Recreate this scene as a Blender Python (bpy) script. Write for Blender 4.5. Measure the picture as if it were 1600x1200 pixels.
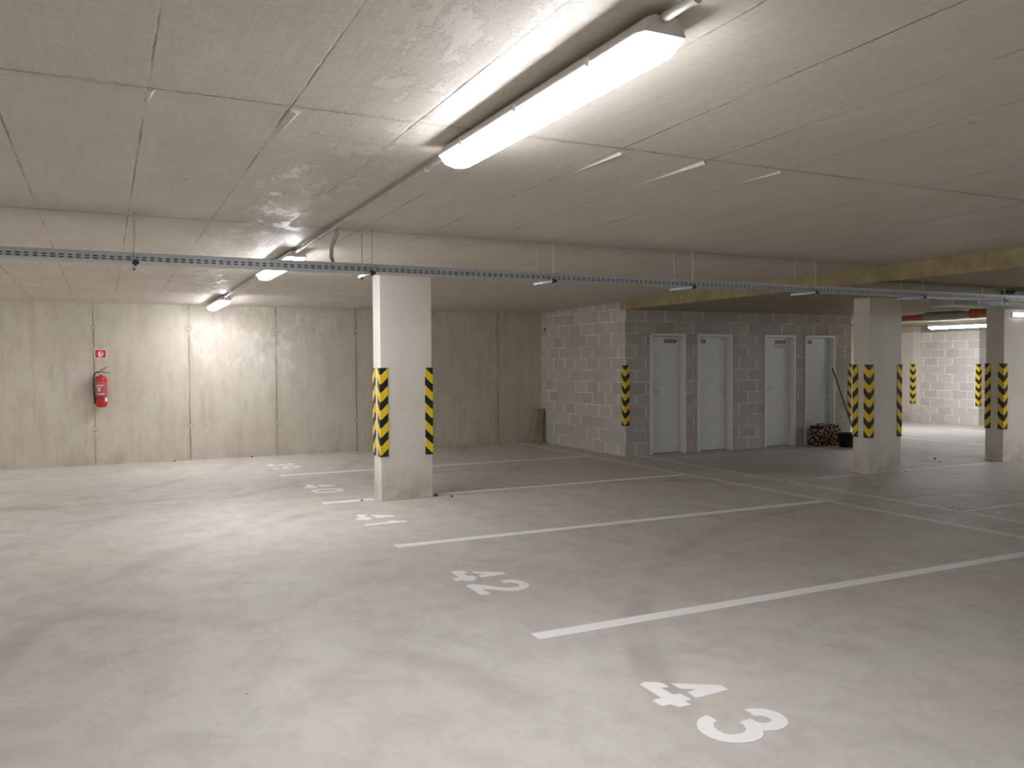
import bpy, bmesh, math, random
from mathutils import Vector, Matrix
random.seed(7)
for o in list(bpy.data.objects): bpy.data.objects.remove(o)
SC = bpy.context.scene
COL = SC.collection

# ------------------------------------------------------------------ camera
EYE = 1.55
R = Matrix(((0.8979065, 0.0160022, 0.4398952), (-0.4401531, 0.0203907, 0.8976912), (-0.0053953, 0.999664, -0.0253524)))
# columns: right, up, forward
right, up, fwd = R.col[0].copy(), R.col[1].copy(), R.col[2].copy()
cam = bpy.data.cameras.new('camera')
cam.sensor_width = 36.0
cam.lens = 36.0 * 1302.67 / 1600
cam.clip_start = 0.05
camo = bpy.data.objects.new('camera', cam)
COL.objects.link(camo)
m = Matrix.Identity(4)
for i in range(3):
    m[i][0] = right[i]; m[i][1] = up[i]; m[i][2] = -fwd[i]
m[2][3] = EYE
camo.matrix_world = m
SC.camera = camo

# ------------------------------------------------------------------ world, exposure
w = bpy.data.worlds.new('world'); SC.world = w; w.use_nodes = True
w.node_tree.nodes['Background'].inputs[0].default_value = (0.9, 0.95, 1, 1)
w.node_tree.nodes['Background'].inputs[1].default_value = 0.0
vs = SC.view_settings
vs.view_transform = 'Standard'; vs.look = 'None'; vs.exposure = 0.92; vs.gamma = 1.0; vs.use_curve_mapping = False
SC.cycles.max_bounces = 14; SC.cycles.diffuse_bounces = 10    # concrete lights concrete down here
LAMP = 34.5            # radiance of the underside of a lit diffuser
LAMP_SIDE = 27.0        # its upright flanks, which the tubes light far less
LAMP_COL = (0.985, 0.985, 1.03)

# ------------------------------------------------------------------ node helpers
class N:
    def __init__(s, name):
        s.m = bpy.data.materials.new(name); s.m.use_nodes = True
        s.t = s.m.node_tree; s.p = s.t.nodes['Principled BSDF']
        s._co = None
    def new(s, k, **kw):
        n = s.t.nodes.new(k)
        for a, b in kw.items(): setattr(n, a, b)
        return n
    def put(s, sock, v):
        if isinstance(v, bpy.types.NodeSocket): s.t.links.new(v, sock)
        elif isinstance(v, (tuple, list)) and sock.type == 'RGBA' and len(v) == 3: sock.default_value = (*v, 1)
        else: sock.default_value = v
    def co(s):
        if s._co is None: s._co = s.new('ShaderNodeTexCoord').outputs['Object']
        return s._co
    def xyz(s):
        n = s.new('ShaderNodeSeparateXYZ'); s.put(n.inputs[0], s.co()); return n.outputs[0], n.outputs[1], n.outputs[2]
    def vec(s, x, y, z):
        n = s.new('ShaderNodeCombineXYZ')
        for i, v in enumerate((x, y, z)): s.put(n.inputs[i], v)
        return n.outputs[0]
    def ma(s, op, a, b=0.0, c=0.0):
        n = s.new('ShaderNodeMath', operation=op)
        for i, v in enumerate((a, b, c)): s.put(n.inputs[i], v)
        return n.outputs[0]
    def sc(s, v, k):
        n = s.new('ShaderNodeVectorMath', operation='MULTIPLY'); s.put(n.inputs[0], v); n.inputs[1].default_value = k; return n.outputs[0]
    def noise(s, scale, detail=4, rough=0.55, v=None, stretch=None, dist=0.0):
        n = s.new('ShaderNodeTexNoise'); v = v or s.co()
        if stretch: v = s.sc(v, stretch)
        s.put(n.inputs['Vector'], v); n.inputs['Scale'].default_value = scale; n.inputs['Detail'].default_value = detail
        n.inputs['Roughness'].default_value = rough; n.inputs['Distortion'].default_value = dist
        return n.outputs[0]
    def rng(s, v, a, b, c=0.0, d=1.0, smooth=False):
        n = s.new('ShaderNodeMapRange'); n.interpolation_type = 'SMOOTHSTEP' if smooth else 'LINEAR'
        s.put(n.inputs[0], v)
        for i, k in enumerate((a, b, c, d)): s.put(n.inputs[i + 1], k)
        return n.outputs[0]
    def mix(s, f, a, b, mode='MIX'):
        n = s.new('ShaderNodeMix', data_type='RGBA', blend_type=mode)
        s.put(n.inputs[0], f); s.put(n.inputs[6], a); s.put(n.inputs[7], b); return n.outputs[2]
    def line(s, v, pos, half, soft):
        d = s.ma('ABSOLUTE', s.ma('SUBTRACT', v, pos))
        return s.rng(d, half, half + soft, 1.0, 0.0, True)
    def grid(s, v, start, step, half, soft):
        q = s.ma('SUBTRACT', s.ma('FRACT', s.ma('ADD', s.ma('DIVIDE', s.ma('SUBTRACT', v, start), step), 0.5)), 0.5)
        d = s.ma('MULTIPLY', s.ma('ABSOLUTE', q), step)
        return s.rng(d, half, half + soft, 1.0, 0.0, True)
    def fin(s, col=None, rough=None, bump=None, bs=0.2, bd=0.01, metal=0.0, spec=None):
        if col is not None: s.put(s.p.inputs['Base Color'], col)
        if rough is not None: s.put(s.p.inputs['Roughness'], rough)
        s.p.inputs['Metallic'].default_value = metal
        if spec is not None: s.put(s.p.inputs['Specular IOR Level'], spec)
        if bump is not None:
            b = s.new('ShaderNodeBump'); b.inputs['Strength'].default_value = bs; b.inputs['Distance'].default_value = bd
            s.put(b.inputs['Height'], bump); s.put(s.p.inputs['Normal'], b.outputs[0])
        return s.m

def mul(c, k): return tuple(x * k for x in c)

# ------------------------------------------------------------------ materials
def mat_floor():
    n = N('floor_concrete'); x, y, z = n.xyz()
    a = n.noise(0.75, 7, 0.65, dist=0.5); b = n.noise(3.2, 9, 0.72, dist=0.4); f = n.noise(55, 3, 0.7)
    c = n.mix(n.rng(a, 0.38, 0.64), (0.55, 0.525, 0.462), (0.57, 0.552, 0.522))
    c = n.mix(n.rng(b, 0.45, 0.70, 0, 0.7), c, (0.42, 0.385, 0.345))
    c = n.mix(n.rng(n.noise(1.1, 4, 0.6, stretch=(1.6, .8, 1)), 0.52, 0.75, 0, 0.5), c, (0.68, 0.64, 0.595))
    c = n.mix(n.rng(f, 0.3, 0.75, 0.0, 0.22), c, (0.42, 0.38, 0.34))
    c = n.mix(n.rng(n.noise(6.5, 9, 0.8, stretch=(1, .6, 1), dist=.6), 0.52, 0.66, 0, 0.45), c, (0.43, 0.395, 0.36))
    # tyre arcs where cars swing into the bays
    tot = None
    for cx, cy, r, hw in ((4.5, 4.2, 5.1, .11), (4.6, 4.5, 6.6, .10), (-3.4, 15.5, 5.6, .12), (-3.0, 15.9, 7.2, .10), (7.5, 1.0, 5.6, .10), (-2.0, 2.5, 3.8, .12), (0.2, 16.5, 6.2, .1)):
        d = n.ma('POWER', n.ma('SUBTRACT', x, cx), 2.0); e = n.ma('POWER', n.ma('SUBTRACT', y, cy), 2.0)
        q = n.ma('SQRT', n.ma('ADD', d, e))
        l = n.line(q, r, hw * .4, hw)
        tot = l if tot is None else n.ma('MAXIMUM', tot, l)
    tot = n.ma('MULTIPLY', tot, n.rng(n.noise(1.3, 4, 0.6), 0.40, 0.62, 0.0, 0.6))
    c = n.mix(tot, c, (0.36, 0.33, 0.30))
    v = n.new('ShaderNodeTexVoronoi'); n.put(v.inputs['Vector'], n.co()); v.inputs['Scale'].default_value = 2.3
    sp = n.rng(v.outputs['Distance'], 0.012, 0.03, 0.6, 0.0)
    c = n.mix(sp, c, (0.12, 0.10, 0.09))
    return n.fin(c, n.rng(b, 0.3, 0.7, 0.5, 0.66), n.ma('ADD', f, n.ma('MULTIPLY', b, 1.5)), 0.12, 0.01, spec=0.35)

def mat_ceiling(name, base, alt, dark, xs, ys, low=False):
    n = N(name); x, y, z = n.xyz()
    st = (1.0, 0.09, 1) if not low else (0.07, 1.2, 1)
    g = n.noise(22 if not low else 9, 5, 0.65, stretch=st, dist=0.3)
    a = n.noise(0.8, 5, 0.6); fn = n.noise(38, 4, 0.7)
    c = n.mix(n.rng(a, 0.35, 0.68), base, alt)
    c = n.mix(n.rng(g, 0.45, 0.8, 0, 0.42 if not low else 0.7), c, dark)
    c = n.mix(n.rng(n.noise(5, 6, 0.7, stretch=(1, .35, 1)), 0.56, 0.78, 0, 0.5), c, mul(base, 1.2))
    c = n.mix(n.rng(fn, 0.4, 0.7, 0, 0.35), c, dark)
    # formwork joints, broken up by noise
    wob = n.ma('MULTIPLY', n.ma('SUBTRACT', n.noise(5, 5, .7), 0.5), 0.012)
    xx = n.ma('ADD', x, wob); yy = n.ma('ADD', y, wob)
    jx = n.grid(xx, xs[0], xs[1], 0.0015, 0.006); jy = n.grid(yy, ys[0], ys[1], 0.0025, 0.008)
    px = n.rng(n.noise(1.6, 5, 0.7, stretch=(2.5, 1.3, 1)), 0.44, 0.60, 0.08, 0.95)
    py = n.rng(n.noise(2.1, 5, 0.7), 0.40, 0.58, 0.35, 1.0)
    halo = n.ma('MULTIPLY', n.grid(yy, ys[0], ys[1], 0.0, 0.06), n.rng(fn, 0.45, 0.65, 0, 0.45))
    j = n.ma('MAXIMUM', n.ma('MAXIMUM', n.ma('MULTIPLY', jx, px), n.ma('MULTIPLY', jy, py)), halo)
    c = n.mix(j, c, mul(dark, 0.33))
    # pale laitance fins beside some joints
    fx = n.ma('MULTIPLY', n.grid(n.ma('ADD', xx, 0.012), xs[0], xs[1], 0.001, 0.008), n.rng(n.noise(1.7, 5, 0.75), 0.58, 0.64, 0, .7))
    c = n.mix(fx, c, mul(base, 1.45))
    # rust and dirt specks
    v = n.new('ShaderNodeTexVoronoi'); n.put(v.inputs['Vector'], n.sc(n.co(), (1, .6, 1))); v.inputs['Scale'].default_value = 3.1
    sp = n.ma('MULTIPLY', n.rng(v.outputs['Distance'], 0.02, 0.05, 0.8, 0.0), n.rng(n.noise(0.9), 0.45, 0.6))
    c = n.mix(sp, c, mul(dark, 0.45))
    r = n.rng(n.noise(2.8, 4, 0.6, stretch=(1, .5, 1)), 0.42, 0.66, 0.62, 0.42) if not low else 0.7
    # fine cross-grain left by the plywood, and clustered scabs of grit on the joints
    cg = n.noise(70, 3, 0.7, stretch=(.12, 1, 1))
    c = n.mix(n.rng(cg, 0.42, 0.7, 0, 0.38), c, dark)
    gr = n.ma('MULTIPLY', n.ma('MAXIMUM', n.grid(xx, xs[0], xs[1], 0.0, 0.035), n.grid(yy, ys[0], ys[1], 0.0, 0.05)), n.rng(n.noise(26, 5, 0.8), 0.56, 0.66))
    c = n.mix(n.ma('MULTIPLY', gr, 0.55), c, mul(dark, 0.45))
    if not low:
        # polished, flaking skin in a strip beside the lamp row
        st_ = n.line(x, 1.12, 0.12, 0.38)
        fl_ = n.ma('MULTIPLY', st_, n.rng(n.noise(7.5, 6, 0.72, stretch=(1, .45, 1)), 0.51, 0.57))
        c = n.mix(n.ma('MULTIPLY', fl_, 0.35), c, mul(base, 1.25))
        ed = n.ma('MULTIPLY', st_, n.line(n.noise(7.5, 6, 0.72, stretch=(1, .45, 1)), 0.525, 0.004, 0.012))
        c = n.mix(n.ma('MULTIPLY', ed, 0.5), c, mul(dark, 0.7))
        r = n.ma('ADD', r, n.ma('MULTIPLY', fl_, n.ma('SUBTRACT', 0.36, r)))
    h = n.ma('ADD', n.ma('MULTIPLY', g, 0.5), n.ma('ADD', n.ma('MULTIPLY', fn, 0.25), n.ma('ADD', n.ma('MULTIPLY', j, -1.5), n.ma('MULTIPLY', cg, 0.4))))
    return n.fin(c, r, h, 0.34, 0.008, spec=0.45)

def mat_wall():
    n = N('wall_concrete'); x, y, z = n.xyz()
    a = n.noise(0.7, 5, 0.6); b = n.noise(3.2, 6, 0.65, stretch=(1, 1, .6)); v = n.noise(7, 5, 0.6, stretch=(1, 1, .12)); f = n.noise(45, 4, 0.7)
    c = n.mix(n.rng(a, 0.36, 0.66), (0.56, 0.515, 0.43), (0.63, 0.59, 0.51))
    c = n.mix(n.rng(b, 0.48, 0.68, 0, 0.5), c, (0.44, 0.395, 0.32))
    c = n.mix(n.rng(v, 0.50, 0.72, 0, 0.55), c, (0.43, 0.385, 0.305))
    c = n.mix(n.rng(n.noise(18, 6, 0.75), 0.52, 0.7, 0, 0.35), c, (0.42, 0.38, 0.31))
    c = n.mix(n.rng(n.noise(13, 5, 0.7, stretch=(1, 1, .8)), 0.60, 0.68, 0, 0.35), c, (0.70, 0.665, 0.59))
    # whitish lime bloom, a patch of its own
    d = n.ma('SQRT', n.ma('ADD', n.ma('POWER', n.ma('MULTIPLY', n.ma('SUBTRACT', x, 2.3), 0.55), 2.0), n.ma('POWER', n.ma('SUBTRACT', z, 2.0), 2.0)))
    lime = n.ma('MULTIPLY', n.rng(d, 0.2, 1.1, 1.0, 0.0, True), n.rng(n.noise(6.5, 6, 0.72, stretch=(1, 1, .6)), 0.5, 0.66))
    c = n.mix(n.ma('MULTIPLY', lime, 0.75), c, (0.78, 0.75, 0.70))
    wob = n.ma('MULTIPLY', n.ma('SUBTRACT', n.noise(4, 4), 0.5), 0.03)
    xx = n.ma('ADD', x, wob)
    j = n.grid(xx, -0.13, 1.38, 0.004, 0.012); jw = n.grid(xx, -0.13, 1.38, 0.0, 0.10)
    pn = n.rng(n.noise(1.9, 5, 0.7), 0.35, 0.58, 0.2, 0.85)
    c = n.mix(n.ma('MULTIPLY', jw, n.rng(n.noise(5, 5, .7, stretch=(1, 1, .4)), 0.4, 0.7, 0, 0.5)), c, (0.36, 0.31, 0.245))
    c = n.mix(n.ma('MULTIPLY', j, pn), c, (0.22, 0.185, 0.14))
    bs = n.ma('MULTIPLY', n.rng(z, 0.0, 0.25, 1, 0, True), n.rng(b, 0.4, 0.6))
    c = n.mix(n.ma('MULTIPLY', bs, 0.5), c, (0.42, 0.35, 0.26))
    # tie-bolt plugs
    qx = n.ma('MULTIPLY', n.ma('SUBTRACT', n.ma('FRACT', n.ma('ADD', n.ma('DIVIDE', n.ma('ADD', x, 0.13), 1.38), 0.5)), 0.5), 1.38)
    for zz in (0.56, 2.13):
        d = n.ma('SQRT', n.ma('ADD', n.ma('POWER', qx, 2.0), n.ma('POWER', n.ma('SUBTRACT', z, zz), 2.0)))
        ring = n.rng(n.ma('ABSOLUTE', n.ma('SUBTRACT', d, 0.035)), 0.004, 0.013, 1, 0)
        c = n.mix(n.ma('MULTIPLY', ring, n.rng(n.noise(9), .35, .65, 0.15, 0.6)), c, (0.24, 0.20, 0.16))
        c = n.mix(n.rng(d, 0.018, 0.028, 0.5, 0), c, (0.66, 0.62, 0.55))
    h = n.ma('ADD', n.ma('MULTIPLY', f, 0.3), n.ma('ADD', n.ma('MULTIPLY', b, 0.5), n.ma('MULTIPLY', j, -1.0)))
    return n.fin(c, n.rng(b, .35, .65, 0.5, 0.7), h, 0.22, 0.01, spec=0.35)

def mat_pillar():
    n = N('pillar_concrete'); x, y, z = n.xyz()
    a = n.noise(1.4, 5, 0.6); b = n.noise(5, 6, 0.65, stretch=(1, 1, .5)); f = n.noise(60, 3, 0.7)
    c = n.mix(n.rng(a, 0.36, 0.66), (0.66, 0.625, 0.55), (0.74, 0.71, 0.66))
    c = n.mix(n.rng(b, 0.5, 0.75, 0, 0.4), c, (0.60, 0.56, 0.48))
    dirt = n.ma('MULTIPLY', n.rng(z, 0.02, 0.55, 1, 0, True), n.rng(n.noise(4, 6, .7), 0.42, 0.6))
    c = n.mix(n.ma('MULTIPLY', dirt, 0.55), c, (0.36, 0.325, 0.25))
    v = n.new('ShaderNodeTexVoronoi'); n.put(v.inputs['Vector'], n.co()); v.inputs['Scale'].default_value = 7
    c = n.mix(n.rng(v.outputs['Distance'], 0.03, 0.07, 0.35, 0.0), c, (0.22, 0.19, 0.15))
    return n.fin(c, 0.6, n.ma('ADD', f, b), 0.12, 0.006, spec=0.35)

def mat_block(name, k=1.0):
    n = N(name); x, y, z = n.xyz()
    v = n.vec(n.ma('ADD', x, y), z, 0.0)
    br = n.new('ShaderNodeTexBrick'); n.put(br.inputs['Vector'], v)
    br.inputs['Scale'].default_value = 1.0; br.inputs['Brick Width'].default_value = 0.40; br.inputs['Row Height'].default_value = 0.203
    br.inputs['Mortar Size'].default_value = 0.007; br.inputs['Mortar Smooth'].default_value = 0.3; br.inputs['Bias'].default_value = 0.0
    n.put(br.inputs['Color1'], mul((0.345, 0.33, 0.315), k)); n.put(br.inputs['Color2'], mul((0.44, 0.42, 0.40), k)); n.put(br.inputs['Mortar'], (0, 0, 0))
    c = br.outputs['Color']; mo = br.outputs['Fac']
    c = n.mix(n.rng(n.noise(1.6, 5, 0.65), 0.42, 0.7, 0, 0.65), c, mul((0.42, 0.385, 0.36), k))
    c = n.mix(n.rng(n.noise(40, 4, 0.7), 0.35, 0.7, 0, 0.3), c, mul((0.28, 0.255, 0.24), k))
    mc = n.mix(n.rng(n.noise(2.5, 4, 0.6), 0.45, 0.62), mul((0.44, 0.41, 0.385), k), mul((0.72, 0.67, 0.64), k))
    c = n.mix(mo, c, mc)
    # thick light dabs in some upright joints
    row = n.ma('FLOOR', n.ma('DIVIDE', z, 0.203))
    off = n.ma('SUBTRACT', 0.2, n.ma('MULTIPLY', n.ma('FLOORED_MODULO', row, 2.0), 0.2))
    u = n.ma('ADD', n.ma('ADD', x, y), off)
    g = n.grid(u, 0.0, 0.4, 0.004, 0.022)
    fz = n.ma('FRACT', n.ma('DIVIDE', z, 0.203))
    g = n.ma('MULTIPLY', g, n.rng(n.ma('ABSOLUTE', n.ma('SUBTRACT', fz, 0.5)), 0.32, 0.42, 1, 0, True))
    cell = n.new('ShaderNodeTexWhiteNoise', noise_dimensions='2D'); n.put(cell.inputs['Vector'], n.vec(n.ma('FLOOR', n.ma('DIVIDE', n.ma('ADD', u, 0.2), 0.4)), row, 0.0))
    g = n.ma('MULTIPLY', g, n.rng(cell.outputs[0], 0.35, 0.6))
    c = n.mix(n.ma('MULTIPLY', g, 0.75), c, mul((0.62, 0.57, 0.54), k))
    h = n.ma('ADD', n.ma('MULTIPLY', mo, -0.6), n.ma('MULTIPLY', n.noise(60, 4, 0.8), 0.8))
    return n.fin(c, 0.85, h, 0.4, 0.01, spec=0.2)

def simple(name, col, rough=0.5, metal=0.0, var=0.15, sc=8, spec=0.5):
    n = N(name)
    c = n.mix(n.rng(n.noise(sc, 4, 0.6), 0.35, 0.68), mul(col, 1 - var), mul(col, 1 + var * .6))
    return n.fin(c, n.rng(n.noise(sc * 1.7, 3), 0.3, 0.7, max(rough - .06, 0), min(rough + .06, 1)), metal=metal, spec=spec)

def mat_guard():
    n = N('hazard_stripes'); x, y, z = n.xyz()
    u = n.ma('MAXIMUM', n.ma('ABSOLUTE', x), n.ma('ABSOLUTE', y))
    q = n.ma('FRACT', n.ma('DIVIDE', n.ma('SUBTRACT', n.ma('ADD', n.ma('SUBTRACT', 1.0, z), u), 0.085), 0.2))
    s = n.ma('GREATER_THAN', 0.53, q)
    # nothing yellow above the first stripe
    c = n.mix(s, (0.018, 0.015, 0.016), (0.80, 0.57, 0.02))
    c = n.mix(n.rng(n.noise(14, 5, .7), 0.55, 0.8, 0, 0.25), c, (0.2, 0.17, 0.11))
    return n.fin(c, 0.42, spec=0.4)

def mat_leopard():
    n = N('leopard_print_cloth')
    v = n.new('ShaderNodeTexVoronoi'); n.put(v.inputs['Vector'], n.co()); v.inputs['Scale'].default_value = 26
    c = n.mix(n.rng(v.outputs['Distance'], 0.36, 0.42), (0.62, 0.44, 0.27), (0.03, 0.018, 0.014))
    c = n.mix(n.rng(v.outputs['Distance'], 0.0, 0.16, 0.6, 0), c, (0.75, 0.65, 0.5))
    return n.fin(c, 0.8)

def emit(name, col, k):
    m_ = bpy.data.materials.new(name); m_.use_nodes = True
    p = m_.node_tree.nodes['Principled BSDF']
    p.inputs['Base Color'].default_value = (0.8, 0.8, 0.8, 1); p.inputs['Emission Color'].default_value = (*col, 1)
    p.inputs['Emission Strength'].default_value = k
    return m_

M = dict(
    floor=mat_floor(),
    ceil=mat_ceiling('ceiling_concrete', (0.62, 0.575, 0.50), (0.66, 0.62, 0.565), (0.48, 0.435, 0.365), (0.17, 0.545), (3.52, 2.86)),
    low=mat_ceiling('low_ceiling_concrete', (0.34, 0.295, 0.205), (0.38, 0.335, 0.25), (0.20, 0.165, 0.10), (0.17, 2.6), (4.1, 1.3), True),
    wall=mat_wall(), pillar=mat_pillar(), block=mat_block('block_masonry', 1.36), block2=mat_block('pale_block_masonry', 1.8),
    band=simple('mineral_board', (0.37, 0.31, 0.165), 0.9, 0, 0.25, 5),
    steel=simple('galvanised_steel', (0.46, 0.495, 0.515), 0.42, 0.3, 0.12, 20),
    rod=simple('zinc_rod', (0.5, 0.48, 0.44), 0.4, 0.6),
    dark=simple('dark_fitting', (0.04, 0.04, 0.045), 0.5),
    cable=simple('black_cable', (0.02, 0.02, 0.022), 0.5),
    pvc=simple('grey_conduit', (0.50, 0.48, 0.45), 0.45),
    housing=simple('lamp_housing', (0.72, 0.70, 0.68), 0.4, 0, 0.04),
    lit=emit('lit_diffuser', LAMP_COL, LAMP), glow=emit('dim_lit_cover', LAMP_COL, 1.0), lit2=emit('lit_diffuser_flank', LAMP_COL, LAMP_SIDE),
    frame=simple('door_frame_paint', (0.82, 0.835, 0.83), 0.38, 0, 0.04),
    leaf=simple('door_leaf_paint', (0.75, 0.80, 0.81), 0.36, 0, 0.04),
    plate=simple('dark_red_plate', (0.10, 0.028, 0.025), 0.4), ink=simple('pale_lettering', (0.75, 0.70, 0.66), 0.5, 0, 0.02),
    paper=simple('white_paper', (0.66, 0.66, 0.66), 0.7, 0, 0.03),
    chrome=simple('chrome', (0.8, 0.8, 0.8), 0.18, 1.0, 0.02),
    guard=mat_guard(), paint=None, red=simple('red_enamel', (0.48, 0.03, 0.02), 0.3, 0, 0.08),
    redlabel=simple('faded_red_label', (0.45, 0.10, 0.11), 0.4, 0, 0.1, 25), signred=simple('sign_red', (0.62, 0.04, 0.025), 0.45, 0, 0.03),
    white=simple('white_print', (0.8, 0.78, 0.76), 0.5, 0, 0.02), rubber=simple('black_rubber', (0.025, 0.022, 0.022), 0.6),
    wood=simple('weathered_board', (0.27, 0.235, 0.14), 0.75, 0, 0.2, 6), bucket=simple('black_plastic', (0.012, 0.013, 0.016), 0.38),
    leo=mat_leopard(), orange=simple('orange_pipe', (0.50, 0.14, 0.06), 0.45, 0, 0.1), duct=simple('grey_duct', (0.36, 0.37, 0.34), 0.5, 0.2, 0.12, 12),
    stick=simple('dark_wooden_stick', (0.10, 0.055, 0.035), 0.5), dust=simple('grit', (0.09, 0.08, 0.07), 0.9),
)
def mat_paint():
    n = N('white_floor_paint')
    c = n.mix(n.rng(n.noise(14, 6, 0.75), 0.54, 0.75, 0, 0.5), (0.86, 0.84, 0.82), (0.68, 0.64, 0.60))
    c = n.mix(n.rng(n.noise(120, 3, 0.7), 0.62, 0.72, 0, 0.5), c, (0.62, 0.58, 0.54))
    return n.fin(c, 0.55, spec=0.35)
M['paint'] = mat_paint()
def mat_worn():
    n = N('worn_floor_paint')
    c = n.mix(n.rng(n.noise(9, 6, 0.75), 0.42, 0.66), (0.74, 0.71, 0.67), (0.60, 0.56, 0.51))
    return n.fin(c, 0.55, spec=0.35)
M['worn'] = mat_worn()

# ------------------------------------------------------------------ mesh helpers
class MB:
    def __init__(s): s.v = []; s.f = []; s.mi = []; s.sm = []
    def add(s, vs_, fs, mi=0, sm=False):
        b = len(s.v); s.v += [tuple(q) for q in vs_]
        for f in fs: s.f.append([b + i for i in f]); s.mi.append(mi); s.sm.append(sm)
        return s
    def box(s, a, b, mi=0):
        x0, y0, z0 = a; x1, y1, z1 = b
        return s.add([(x0, y0, z0), (x1, y0, z0), (x1, y1, z0), (x0, y1, z0), (x0, y0, z1), (x1, y0, z1), (x1, y1, z1), (x0, y1, z1)],
                     [(0, 3, 2, 1), (4, 5, 6, 7), (0, 1, 5, 4), (1, 2, 6, 5), (2, 3, 7, 6), (3, 0, 4, 7)], mi)
    def hexa(s, lo, hi, mi=0):      # two quads of points
        return s.add(list(lo) + list(hi), [(3, 2, 1, 0), (4, 5, 6, 7), (0, 1, 5, 4), (1, 2, 6, 5), (2, 3, 7, 6), (3, 0, 4, 7)], mi)
    def prism(s, pts, z0, z1, mi=0):
        n = len(pts); ar = sum(pts[i][0] * pts[(i + 1) % n][1] - pts[(i + 1) % n][0] * pts[i][1] for i in range(n))
        if ar < 0: pts = pts[::-1]
        vs_ = [(x, y, z0) for x, y in pts] + [(x, y, z1) for x, y in pts]
        fs = [tuple(range(n))[::-1], tuple(range(n, 2 * n))] + [(i, (i + 1) % n, n + (i + 1) % n, n + i) for i in range(n)]
        return s.add(vs_, fs, mi)
    def loft(s, rings, mi=0, caps=True, sm=False, closed=True):
        n = len(rings[0]); b = []
        for r in rings: b += list(r)
        fs = []
        for k in range(len(rings) - 1):
            for i in range(n if closed else n - 1):
                j = (i + 1) % n; fs.append((k * n + i, k * n + j, (k + 1) * n + j, (k + 1) * n + i))
        s.add(b, fs, mi, sm)
        if caps:
            s.add(rings[0], [tuple(range(n))[::-1]], mi); s.add(rings[-1], [tuple(range(n))], mi)
        return s
    def tube(s, path, r, n=10, mi=0, caps=True):
        P = [Vector(p) for p in path]; rings = []
        ref = None
        for i, p in enumerate(P):
            t = (P[min(i + 1, len(P) - 1)] - P[max(i - 1, 0)]).normalized()
            if ref is None: ref = Vector((0, 0, 1)) if abs(t.z) < .9 else Vector((1, 0, 0))
            a = t.cross(ref).normalized(); b = a.cross(t).normalized(); ref = b
            rr = r[i] if isinstance(r, (list, tuple)) else r
            rings.append([p + (a * math.cos(q) - b * math.sin(q)) * -rr for q in [2 * math.pi * k / n for k in range(n)]])
        return s.loft(rings, mi, caps, True)
    def lathe(s, prof, c=(0, 0, 0), n=24, mi=0):
        rings = [[(c[0] + r * math.cos(2 * math.pi * k / n), c[1] + r * math.sin(2 * math.pi * k / n), c[2] + z) for k in range(n)] for r, z in prof]
        return s.loft(rings, mi, True, True)
    def build(s, name, mats, parent=None, bevel=0.0, seg=2, loc=None):
        me = bpy.data.meshes.new(name); me.from_pydata(s.v, [], s.f); me.update()
        if not isinstance(mats, (list, tuple)): mats = [mats]
        for m_ in mats: me.materials.append(m_)
        for p, i, k in zip(me.polygons, s.mi, s.sm): p.material_index = i; p.use_smooth = k
        bm = bmesh.new(); bm.from_mesh(me); bmesh.ops.recalc_face_normals(bm, faces=bm.faces); bm.to_mesh(me); bm.free()
        o = bpy.data.objects.new(name, me); COL.objects.link(o)
        if parent: o.parent = parent
        if loc: o.location = loc
        if bevel:
            b = o.modifiers.new('bevel', 'BEVEL'); b.width = bevel; b.segments = seg; b.limit_method = 'ANGLE'; b.angle_limit = math.radians(40)
        return o
def tag(o, label, cat, group=None):
    o['label'] = label; o['category'] = cat
    if group: o['group'] = group
    return o
def empty(name, loc, label, cat, group=None, rz=0.0):
    o = bpy.data.objects.new(name, None); COL.objects.link(o); o.location = loc; o.rotation_euler.z = rz; o.empty_display_size = .1
    return tag(o, label, cat, group)
def struct(o, label=None):
    o['kind'] = 'structure'
    if label: o['label'] = label
    return o
def copy_tree(o, parent=None):
    c = o.copy(); COL.objects.link(c)
    if parent: c.parent = parent
    for ch in o.children: copy_tree(ch, c)
    return c

# ------------------------------------------------------------------ the setting
BX = 7.70; BF = 11.49; BE = 12.87; YB = 14.42; LOW = 2.42
XL, YF, XR, YR = -7.0, -6.0, 18.75, 15.4
def cz(y): return 2.65 - 0.0095 * y

struct(MB().box((XL - .2, YF - .2, -.15), (21.4, YR + .2, 0)).build('floor', M['floor']))
def cq(x0, x1, y0, y1, t):
    return [(x0, y0, cz(y0) + t), (x1, y0, cz(y0) + t), (x1, y1, cz(y1) + t), (x0, y1, cz(y1) + t)]
b = MB().hexa(cq(XL - .2, BX, YF - .2, YB + .2, 0), cq(XL - .2, BX, YF - .2, YB + .2, .25))
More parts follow.
